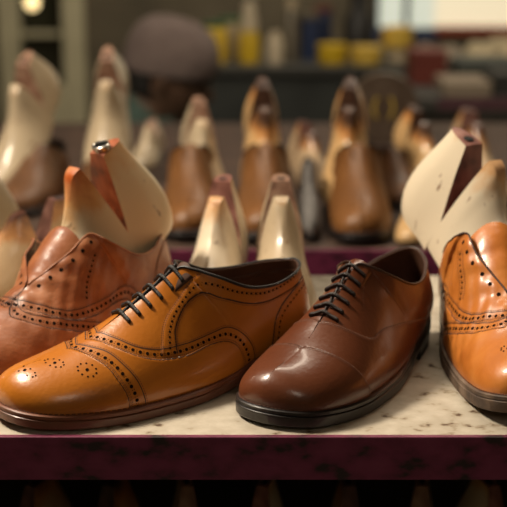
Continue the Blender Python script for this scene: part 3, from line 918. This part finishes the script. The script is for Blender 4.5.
# small glowing wall lamp
P = at(32, 3, 5.0)
l = empty('wall_lamp', (P.x, 5.0, P.z)); tag(l, 'small round glowing lamp before the dark glazed panel', 'lamp')
b = MB(); b.lathe([(0, -.028), (.018, -.022), (.029, 0), (.022, .02), (.012, .032), (0, .033)], 20); b.build('bulb', simple('lamp_bulb', (.9, .75, .45), .4, emit=(1, .74, .34), estr=2.2), l)
b = MB(); b.lathe([(0, .032), (.016, .033), (.02, .06), (.008, .075), (.0, .075)], 20); b.build('lamp_holder', simple('lamp_brass', (.3, .2, .08), .4, 1), l, angle=40)
b = MB(); b.tube([(0, 0, .07), (0, 0, .5), (0, 0, ZC - P.z)], .004, 6); b.build('lamp_cord', dark_frame, l)

# ------------------------------------------------------------------ workbench and the clutter on it
bench_m = noisy('bench_grey_panel', [(.018, .021, .019), (.026, .030, .027), (.032, .036, .032)], 6, .6, .1)
YW = 3.9
zb_ = at(300, 66, YW).z
bx0, bx1 = at(120, 66, YW).x, at(420, 66, YW).x
wb = empty('workbench', ((bx0 + bx1) / 2, YW, 0)); tag(wb, 'dark grey workbench with a solid front panel behind the lasts', 'workbench')
b = MB(); b.box(bx0, bx1, YW, YW + .03, .02, zb_ - .03); rel(b, wb, 'front_panel', bench_m)
b = MB(); b.box(bx0 - .02, bx1 + .02, YW - .02, YW + .7, zb_ - .03, zb_); rel(b, wb, 'bench_top', simple('bench_top', (.03, .03, .026), .5), bevel=.004)
for x in (bx0, bx1 - .05):
    b = MB(); b.box(x, x + .05, YW + .62, YW + .67, 0, zb_ - .0305); rel(b, wb, 'leg', bench_m)

def vessel(name, px, Y, prof, m, label, cat, extra=None, z=None, k=20, grp='bottles and jars on the workbench'):
    P = at(px, 60, Y); o = empty(name, (P.x, Y, zb_ + .0006 if z is None else z)); tag(o, label, cat, grp)
    b = MB(); b.lathe(prof, k); b.build('body', m, o, angle=50)
    for nm, pr, mm in (extra or []):
        b = MB(); b.lathe(pr, k); b.build(nm, mm, o, angle=50)
    return o
yel = simple('yellow_plastic', (.56, .37, .012), .45); yel2 = simple('yellow_amber', (.60, .40, .06), .45); white_p = simple('white_plastic', (.52, .44, .31), .5)
beige = simple('beige_plastic', (.42, .34, .22), .5); steel_c = simple('dull_tin', (.17, .15, .115), .4, .5); green_p = simple('green_plastic', (.03, .10, .035), .5)
blue_p = simple('blue_plastic', (.015, .03, .085), .5); red_p = simple('dark_red_card', (.115, .018, .010), .6); black_p = simple('black_plastic', (.01, .009, .008), .5)
u = 1.0 / 1200 * 4.05
vessel('jar', 214, 4.02, [(0, 0), (13*u, 0), (13*u, 30*u), (10*u, 34*u), (0, 34*u)], yel, 'yellow jar at the left end of the workbench, beside the grey cap', 'jar', [('lid', [(0, 34*u), (11*u, 34*u), (11*u, 38*u), (0, 38*u)], green_p)])
vessel('tub', 231, 4.14, [(0, 0), (11*u, 0), (12*u, 26*u), (12*u, 36*u), (0, 36*u)], beige, 'pale beige tub between two yellow containers', 'tub', [('lid', [(0, 36*u), (12.5*u, 36*u), (12.5*u, 40*u), (0, 40*u)], green_p)])
vessel('bottle', 249, 4.0, [(0, 0), (10*u, 0), (10.5*u, 22*u), (8*u, 31*u), (0, 31*u)], yel, 'yellow squeeze bottle with a tall pale nozzle', 'bottle', [('nozzle', [(0, 31*u), (8.2*u, 31*u), (8*u, 40*u), (5*u, 58*u), (0, 59*u)], white_p)])
vessel('bottle', 275, 3.98, [(0, 0), (8*u, 0), (8.5*u, 20*u), (6*u, 25*u), (0, 25*u)], white_p, 'short white bottle on the workbench beside the grey spray can', 'bottle', [('cap', [(0, 25*u), (5*u, 25*u), (5*u, 30*u), (0, 30*u)], white_p)])
vessel('spray_can', 291, 4.02, [(0, 0), (7*u, 0), (7*u, 46*u), (5*u, 51*u), (0, 51*u)], steel_c, 'tall grey spray can on the workbench', 'spray can', [('cap', [(0, 51*u), (5*u, 51*u), (5*u, 62*u), (0, 62*u)], beige)])
vessel('jar', 309, 4.1, [(0, 0), (10*u, 0), (10*u, 40*u), (0, 40*u)], blue_p, 'dark blue canister on the workbench right of the spray can', 'canister', [('lid', [(0, 40*u), (10.5*u, 40*u), (10.5*u, 46*u), (0, 46*u)], steel_c)])
vessel('jar', 322, 4.24, [(0, 0), (9*u, 0), (9*u, 44*u), (0, 44*u)], blue_p, 'second dark blue canister, set farther back', 'canister', [('lid', [(0, 44*u), (9.5*u, 44*u), (9.5*u, 49*u), (0, 49*u)], red_p)])
vessel('tin', 332, 3.98, [(0, 0), (13*u, 0), (14*u, 3*u), (14*u, 13*u), (0, 13*u)], yel, 'low bright yellow tin at the front of the workbench', 'tin', [('lid', [(0, 13*u), (14.5*u, 13*u), (14.5*u, 18*u), (0, 18*u)], yel)])
vessel('tin', 366, 3.98, [(0, 0), (15*u, 0), (16*u, 3*u), (16*u, 11*u), (0, 11*u)], yel2, 'low cream yellow tin right of the bright yellow one', 'tin', [('lid', [(0, 11*u), (16.5*u, 11*u), (16.5*u, 16*u), (0, 17*u)], yel2)])
vessel('jar', 358, 4.35, [(0, 0), (16*u, 0), (16*u, 34*u), (10*u, 42*u), (10*u, 62*u), (0, 64*u)], black_p, 'large black bottle standing behind the yellow tins', 'bottle')
vessel('jar', 397, 4.05, [(0, 0), (12*u, 0), (12*u, 14*u), (0, 14*u)], beige, 'round pale base tub under the amber lidded jar', 'jar', [('lid', [(0, 14*u), (15*u, 14*u), (16*u, 20*u), (15*u, 33*u), (0, 35*u)], yel2)])

# right hand table with boxes and a heap of pale cloth
YR = 3.3
zr = at(470, 98, YR).z
rx0, rx1 = at(404, 98, YR).x, 2.0
drk_t = simple('grey_table_top', (.045, .042, .036), .7)
rr = empty('side_table', ((rx0 + rx1) / 2, YR, 0)); tag(rr, 'purple edged side table at the back right carrying boxes', 'table')
b = MB(); b.box(rx0, rx1, YR, YR + .55, zr - .03, zr); tt_ = rel(b, rr, 'table_top', drk_t, bevel=.003)
b = MB(); b.box(at(438, 98, YR).x, rx1, YR - .004, YR - .0003, zr - .03, zr + .001); rel(b, rr, 'edge_strip', noisy('faded_purple', [(.055, .018, .026), (.10, .04, .05)], 30, .6, .1))
for x in (rx0 + .01, rx1 - .06):
    for y in (YR + .01, YR + .49):
        b = MB(); b.box(x, x + .045, y, y + .045, 0, zr - .0305); rel(b, rr, 'leg', dark_frame)
def carton(px0, px1, h, Y, dep, z, m, lidm, label, rz=0, grp='boxes at the back right'):
    x0, x1 = at(px0, 80, Y).x, at(px1, 80, Y).x
    o = empty('box', ((x0 + x1) / 2, Y + dep / 2, z + .0006), (0, 0, rz)); tag(o, label, 'box', grp)
    w = (x1 - x0) / 2
    b = MB(); b.box(-w, w, -dep / 2, dep / 2, 0, h * .75); b.build('body', m, o, smooth=False, bevel=.002)
    b = MB(); b.box(-w - .002, w + .002, -dep / 2 - .002, dep / 2 + .002, h * .7, h); b.build('lid', lidm, o, smooth=False, bevel=.002)
grn = simple('grey_green_card', (.05, .058, .05), .7); cmc = simple('cream_card', (.24, .19, .135), .7); drk = simple('dark_card', (.02, .019, .016), .7)
v = 1 / 1200 * 3.5
carton(446, 492, 13 * v, 3.32, .2, zr, cmc, cmc, 'low cream box at the front of the side table')
carton(495, 530, 20 * v, 3.34, .2, zr, drk, drk, 'dark box at the right end of the side table')
carton(458, 520, 24 * v, 3.56, .16, zr, grn, grn, 'grey green box behind the low cream box')
# second bench behind it
YS = 4.2
zs_ = at(450, 66, YS).z
sx0, sx1 = bx1 + .05, 2.3
sb = empty('bench', ((sx0 + sx1) / 2, YS, 0)); tag(sb, 'dark bench under the bright window with pale cloth heaped on top', 'bench')
b = MB(); b.box(sx0, sx1, YS - .01, YS + .6, zs_ - .03, zs_); rel(b, sb, 'bench_top', drk, bevel=.003)
b = MB(); b.box(sx0, sx1, YS + .03, YS + .06, .02, zs_ - .031); rel(b, sb, 'front_panel', simple('bench_brown_panel', (.04, .036, .028), .7))
carton(412, 446, 34 * v, 3.56, .16, zr, red_p, red_p, 'dark red box standing at the left end of the side table')
def heap(name, px0, px1, Y, h, m, label, seed):
    x0, x1 = at(px0, 60, Y).x, at(px1, 60, Y).x
    rs = np.random.RandomState(seed); ph = rs.rand(6) * 6
    U, V = np.meshgrid(np.linspace(0, 1, 48), np.linspace(0, 1, 24), indexing='ij')
    Z = h * np.clip(np.minimum(U, 1 - U) * 5, 0, 1) ** .6 * np.clip(np.minimum(V, 1 - V) * 4, 0, 1) ** .6
    Z = Z * (.75 + .16 * np.sin(U * 11 + ph[0] + 3 * V) + .12 * np.sin(U * 23 - V * 6 + ph[1])) + .001
    G = np.stack([(U - .5) * (x1 - x0), (V - .5) * .3, Z], -1)
    b = MB(); b.grid(G); o = b.build(name, m)
    o.location = ((x0 + x1) / 2, Y + .15, zs_); s_ = o.modifiers.new('thick', 'SOLIDIFY'); s_.thickness = .004; s_.offset = 1
    return tag(o, label, 'cloth', 'pale cloth on the bench')
heap('cloth', 416, 470, 4.22, .055, cmc, 'low crumpled beige cloth at the left of the bench', 1)
heap('cloth', 473, 560, 4.24, .085, simple('pale_cloth', (.42, .35, .22), .9), 'larger crumpled cream cloth at the right of the bench', 4)

# ------------------------------------------------------------------ the seated shoemaker
def skin_body(V, E, R, grow=0, extra=None, voxel=.004, smooth=6):
    """one continuous surface grown round a skeleton: tapering limbs fused at the joints"""
    b = MB()
    for i, j in E:
        p, q = np.array(V[i]), np.array(V[j]); r0, r1 = R[i] + grow, R[j] + grow
        n = 7; t = np.linspace(0, 1, n)
        cap0 = [(p - (q - p) / np.linalg.norm(q - p) * r0 * math.sin(a), r0 * math.cos(a)) for a in (1.45, 1.0, .5)]
        cap1 = [(q + (q - p) / np.linalg.norm(q - p) * r1 * math.sin(a), r1 * math.cos(a)) for a in (.5, 1.0, 1.45)]
        P = [c for c, _ in cap0] + [p + (q - p) * k for k in t] + [c for c, _ in cap1]
        rr = [c for _, c in cap0] + [r0 + (r1 - r0) * k for k in t] + [c for _, c in cap1]
        b.tube(P, rr, 16)
    if extra: b.add(extra.v, extra.f)
    me = bpy.data.meshes.new('t'); me.from_pydata(b.v, [], b.f)
    o = bpy.data.objects.new('t', me); COL.objects.link(o)
    m1_ = o.modifiers.new('r', 'REMESH'); m1_.mode = 'VOXEL'; m1_.voxel_size = voxel
    m2_ = o.modifiers.new('s', 'SMOOTH'); m2_.factor = .5; m2_.iterations = smooth
    bpy.context.view_layer.update()
    out = bpy.data.meshes.new_from_object(o.evaluated_get(bpy.context.evaluated_depsgraph_get()))
    bpy.data.objects.remove(o); bpy.data.meshes.remove(me)
    bm = bmesh.new(); bm.from_mesh(out); bm.verts.ensure_lookup_table()
    seen, best = set(), []                          # keep the outer shell
    for v0 in bm.verts:
        if v0.index in seen: continue
        seen.add(v0.index); st, comp = [v0], [v0]
        while st:
            for e in st.pop().link_edges:
                for w_ in e.verts:
                    if w_.index not in seen: seen.add(w_.index); st.append(w_); comp.append(w_)
        if len(comp) > len(best): best = comp
    keep = set(best)
    bmesh.ops.delete(bm, geom=[v_ for v_ in bm.verts if v_ not in keep], context='VERTS')
    for q in bm.faces: q.smooth = True
    bm.to_mesh(out); bm.free()
    return out
skin = noisy('dark_brown_skin', [(.095, .052, .032), (.125, .07, .044)], 20, .5, .08, .1, 300)
shirt_m = noisy('teal_shirt', [(.045, .075, .062), (.065, .105, .088)], 30, .9, .05, .2, 300)
trouser_m = noisy('dark_trousers', [(.015, .016, .02), (.025, .026, .032)], 40, .9, .05, .2, 300)
YP = 3.08
hp = at(168, 78, YP)                          # middle of the head
man = empty('person', (hp.x - .12, YP, 0)); tag(man, 'seated person in a grey cap, glasses and teal shirt, bent over work and facing right', 'person')
HX, HZ = .12, hp.z                            # head centre relative to the empty
V, E_, R = [], [], []
def node(p, r): V.append(p); R.append(r); return len(V) - 1
def chain(*pr, start=None):
    ids = [] if start is None else [start]
    for p, r in pr: ids.append(node(p, r))
    E_.extend(zip(ids[:-1], ids[1:])); return ids
TORSO, ARMS, LEGS, HANDS = [], [], [], []
for sy in (-1, 1):
    TORSO += chain(((-.16, sy * .07, .415), .105), ((-.13, sy * .06, .53), .105), ((-.07, sy * .065, .64), .105), ((-.01, sy * .055, .715), .09))
TORSO += chain(((-.16, -.05, .43), .11), ((-.16, .05, .43), .11))
TORSO += chain(((-.015, -.15, .705), .062), ((0, 0, .73), .085), ((-.015, .15, .705), .062))
TORSO += chain(((-.08, 0, .62), .12), ((-.02, 0, .70), .10))
NECK = chain(((.0, 0, .72), .07), ((.045, 0, .80), .060), ((.085, 0, HZ - .06), .056))
for sy in (-1, 1):
    ARMS += chain(((-.015, sy * .165, .70), .060), ((.05, sy * .24, .52), .044), ((.17, sy * .18, .505), .038), ((.25, sy * .135, .50), .029))
    w = chain(((.25, sy * .135, .50), .028), ((.285, sy * .115, .505), .027), start=None)
    HANDS.append(chain(((.285, sy * .115 - .018, .505), .020), ((.285, sy * .115 + .018, .505), .020))); HANDS[-1] = w[-1]
    LEGS += chain(((-.14, sy * .09, .40), .088), ((.26, sy * .15, .46), .062), ((.24, sy * .15, .09), .042))
    chain(((.235, sy * .15, .055), .040), ((.33, sy * .16, .035), .034))
    chain(((.24, sy * .15, .10), .040), ((.235, sy * .15, .055), .040))
# fingers of both hands, curled round the piece of work
for sy, wi in ((-1, HANDS[0]), (1, HANDS[1])):
    wx, wy, wz = V[wi]
    for k in range(4):
        yy = wy + (k - 1.5) * .020
        ln = (.032, .036, .034, .027)[k]
        chain(((wx + .005, yy, wz + .004), .012), ((wx + .03, yy, wz + .008), .0105), ((wx + .03 + ln, yy - sy * .006, wz + .002), .0092), ((wx + .036 + ln, yy - sy * .008, wz - .026), .0085), ((wx + .02 + ln * .6, yy - sy * .008, wz - .042), .0078))
    chain(((wx, wy - sy * .028, wz), .013), ((wx + .035, wy - sy * .048, wz - .006), .011), ((wx + .058, wy - sy * .046, wz - .020), .009))
# head: an ovoid with brow, nose, lips, chin, jaw and ears, looking along +x
def head_mesh():
    n, m_ = 72, 48
    th = np.linspace(0, 2 * math.pi, n, endpoint=False); ph = np.linspace(-math.pi / 2, math.pi / 2, m_)
    TH, PH = np.meshgrid(th, ph, indexing='ij')
    X = np.cos(PH) * np.cos(TH); Y_ = np.cos(PH) * np.sin(TH); Z = np.sin(PH)
    sx = np.where(X > 0, .098, .102); x = X * sx; y = Y_ * .078; z = Z * .122
    jaw = np.clip(-Z - .1, 0, 1)
    y *= 1 - .28 * jaw; x = np.where(X < 0, x * (1 - .45 * jaw), x * (1 - .06 * jaw))
    front = np.clip(X, 0, 1)
    g = lambda z0, s1, y0=0., s2=.02: np.exp(-((z - z0) / s1) ** 2 - ((np.abs(y) - y0) / s2) ** 2) * (X > 0)
    x += .030 * g(-.022, .016, 0, .013) + .016 * g(.004, .022, 0, .009)      # nose
    x += .008 * g(.028, .012, .028, .03)                                      # brow
    x -= .010 * g(.012, .012, .030, .014)                                     # eye sockets
    x += .010 * g(-.052, .007, 0, .024) + .010 * g(-.066, .007, 0, .022)      # lips
    x += .012 * g(-.098, .016, 0, .022)                                       # chin
    for sgn in (-1, 1):                                                       # ears
        y += sgn * .020 * np.exp(-((x + .008) / .014) ** 2 - ((z - .0) / .030) ** 2) * (sgn * Y_ > .3)
    b = MB(); b.grid(np.stack([x, y, z], -1), closed_u=True); return b
hb_ = head_mesh()
tilt = Matrix.Rotation(math.radians(16), 3, 'Y')
hb_.v = [tuple(tilt @ Vector(p) + Vector((HX, 0, HZ))) for p in hb_.v]
m3 = skin_body(V, E_, R, extra=hb_, voxel=.004, smooth=3); m3.materials.append(skin)
bo = bpy.data.objects.new('body', m3); COL.objects.link(bo); bo.parent = man
def garment(name, ids, grow, m):
    ids = set(ids); e = [q for q in E_ if q[0] in ids and q[1] in ids]
    me = skin_body(V, e, R, grow, voxel=.007, smooth=5); me.materials.append(m)
    o = bpy.data.objects.new(name, me); COL.objects.link(o); o.parent = man
garment('shirt', TORSO + ARMS + NECK[:2], .012, shirt_m)
garment('trousers', TORSO[:2] + TORSO[4:6] + TORSO[8:10] + LEGS, .016, trouser_m)
def on_head(b, nm, m, **k):
    b.v = [tuple(tilt @ Vector(p) + Vector((HX, 0, HZ))) for p in b.v]
    return b.build(nm, m, man, **k)
# collar standing round the neck
b = MB(); b.lathe([(.075, 0), (.088, .004), (.080, .045), (.072, .046), (.068, .004)], 28); b.v = [(p[0] + .06, p[1], p[2] + .765) for p in b.v]; b.build('collar', shirt_m, man)
# soft grey cap worn with its blue visor at the back
cap_m = noisy('grey_felt', [(.105, .078, .070), (.135, .10, .09), (.155, .118, .105)], 25, .95, .03, .3, 250)
b = MB(); n = 40
prof = [(1.03, .012), (1.07, .020), (1.09, .045), (1.06, .085), (.92, .118), (.66, .138), (.30, .147), (0.0, .149)]
vv, ff = [], []
for r, z in prof:
    for j in range(n):
        a = 2 * math.pi * j / n
        vv.append((-.004 + .110 * r * math.cos(a), .088 * r * math.sin(a), z + .006 * math.sin(3 * a) * (z > .03) + .016 * math.cos(a) * (z < .05)))
for i in range(len(prof) - 1):
    for j in range(n): ff.append((i * n + j, i * n + (j + 1) % n, (i + 1) * n + (j + 1) % n, (i + 1) * n + j))
b.add(vv, ff); o = on_head(b, 'cap', cap_m, merge=1e-5); s_ = o.modifiers.new('t', 'SOLIDIFY'); s_.thickness = .004; s_.offset = 1; s_ = o.modifiers.new('s', 'SUBSURF'); s_.levels = 1; s_.render_levels = 1
b = MB(); G = np.array([[(-.085 - .10 * r * math.cos(a) * 1.25, .088 * math.sin(a) * (1 - .1 * r), .022 - .018 * r + .01 * math.cos(a)) for r in np.linspace(0, 1, 6)] for a in np.linspace(-1.35, 1.35, 24)])
b.grid(G); o = on_head(b, 'visor', simple('blue_visor', (.02, .04, .13), .8)); o.parent = bpy.data.objects['cap']; tag(o, 'dark blue visor at the back of the cap'); s_ = o.modifiers.new('t', 'SOLIDIFY'); s_.thickness = .005
# short hair below the cap
b = MB(); G = np.array([[(-.006 + (.106 - .03 * max(0, -z) / .05) * math.cos(a), .083 * math.sin(a) * (1 - .1 * max(0, -z) / .05), z) for z in np.linspace(.03, -.05, 8)] for a in np.linspace(1.9, 2 * math.pi - 1.9, 26)])
b.grid(G); o = on_head(b, 'hair', simple('black_hair', (.008, .007, .006), .8)); s_ = o.modifiers.new('t', 'SOLIDIFY'); s_.thickness = .006
# glasses
gm = simple('glasses_frame', (.05, .045, .04), .3, .6); gl = simple('glasses_lens', (.5, .45, .38), .1, coat=1)
b = MB()
for sy in (-1, 1):
    b.tube(np.array([(.108 - .004 * abs(math.cos(t)), sy * .034 + .023 * math.cos(t), .008 + .018 * math.sin(t)) for t in np.linspace(0, 2 * math.pi, 24, endpoint=False)]), .0022, 6, closed=True)
    b.tube(np.array([(.104, sy * .058, .012), (.06, sy * .080, .012), (-.005, sy * .090, .010), (-.02, sy * .088, -.008)]), .002, 6)
b.tube(np.array([(.108, -.012, .012), (.114, 0, .015), (.108, .012, .012)]), .002, 6)
gl_o = on_head(b, 'glasses', gm)
for sy in (-1, 1):
    b = MB(); b.add([(.1065, sy * .034, .008)] + [(.108 - .004 * abs(math.cos(t)), sy * .034 + .0225 * math.cos(t), .008 + .0175 * math.sin(t)) for t in np.linspace(0, 2 * math.pi, 20, endpoint=False)], [(0, i + 1, (i + 1) % 20 + 1) for i in range(20)])
    o = on_head(b, 'lens', simple('lens_glass', (.9, .9, .88), .05, trans=1)); o.parent = gl_o
# the piece of work in the hands and the stool
wk = get('ldusk_work', lambda: make_last('shoe_last', LC, 6, ns=60, nv=18))
place(wk, (hp.x - .12 + .36, YP - .10), 90, .0, 0, .8); wk.location = (hp.x - .12 + .375, YP, .475); tag(wk, 'brown last held in the seated person\'s hands', 'shoe last')
st = empty('stool', (hp.x - .12 - .15, YP, 0)); tag(st, 'low wooden stool under the seated person', 'stool')
stw = noisy('stool_wood', [(.10, .06, .03), (.16, .10, .05)], 20, .7, .1, .1, stretch=(1, 6, 1))
b = MB(); b.lathe([(0, .265), (.155, .265), (.16, .27), (.16, .285), (.15, .292), (0, .292)], 32); b.build('seat', stw, st, angle=40)
for sx in (-1, 1):
    for sy in (-1, 1):
        b = MB(); b.tube(np.array([(sx * .10, sy * .10, .268), (sx * .135, sy * .135, 0.006)]), .016, 8); b.build('leg', stw, st)

# ------------------------------------------------------------------ camera, light
cam = bpy.data.cameras.new('camera'); co = bpy.data.objects.new('camera', cam); COL.objects.link(co)
co.location = (0, 0, TOP + CAM_H); co.rotation_euler = (math.pi / 2 - PITCH, 0, 0)
cam.sensor_width = 36; cam.lens = FPX / 507 * 36; cam.clip_start = .05; cam.clip_end = 60
cam.dof.use_dof = True; cam.dof.focus_distance = .985; cam.dof.aperture_fstop = 5.2
SC.camera = co

def area(name, loc, target, size, power, col, sy=None):
    l = bpy.data.lights.new(name, 'AREA'); l.energy = power; l.color = col
    l.shape = 'RECTANGLE' if sy else 'SQUARE'; l.size = size
    if sy: l.size_y = sy
    o = bpy.data.objects.new(name, l); COL.objects.link(o); o.location = loc
    o.rotation_euler = (Vector(target) - Vector(loc)).to_track_quat('-Z', 'Y').to_euler()
    return o
WARM = (1, .86, .68)
area('overhead_light', (-1.05, 1.22, 2.4), (-.05, 1.02, .9), .42, 54, WARM, .3)
area('strip_lamp_light', (.1, 1.75, 2.5), (0, 1.1, .9), .9, 9, WARM, .12)
area('overhead_light', (.6, 3.0, 2.55), (.3, 3.4, .9), .6, 15, WARM)  # added fill that brightens the seated person and the bench clutter
area('front_fill_light', (.35, -.9, 2.1), (.0, .88, .85), .5, 3.2, WARM)  # added weak fill for the rack's dark front edge, no real lamp
area('back_wall_fill_light', (.1, 4.5, 2.6), (-.2, 5.5, 1.0), .6, 24, WARM)  # added fill aimed at the back wall and frames to brighten them
w = bpy.data.worlds.new('world'); SC.world = w; w.use_nodes = True
w.node_tree.nodes['Background'].inputs['Color'].default_value = (1, .86, .68, 1)
w.node_tree.nodes['Background'].inputs['Strength'].default_value = .075
SC.view_settings.view_transform = 'Standard'; SC.view_settings.look = 'None'
SC.view_settings.gamma = 1; SC.view_settings.use_curve_mapping = False
SC.view_settings.exposure = 0
SC.cycles.use_denoising = True
SC.cycles.max_bounces = 6
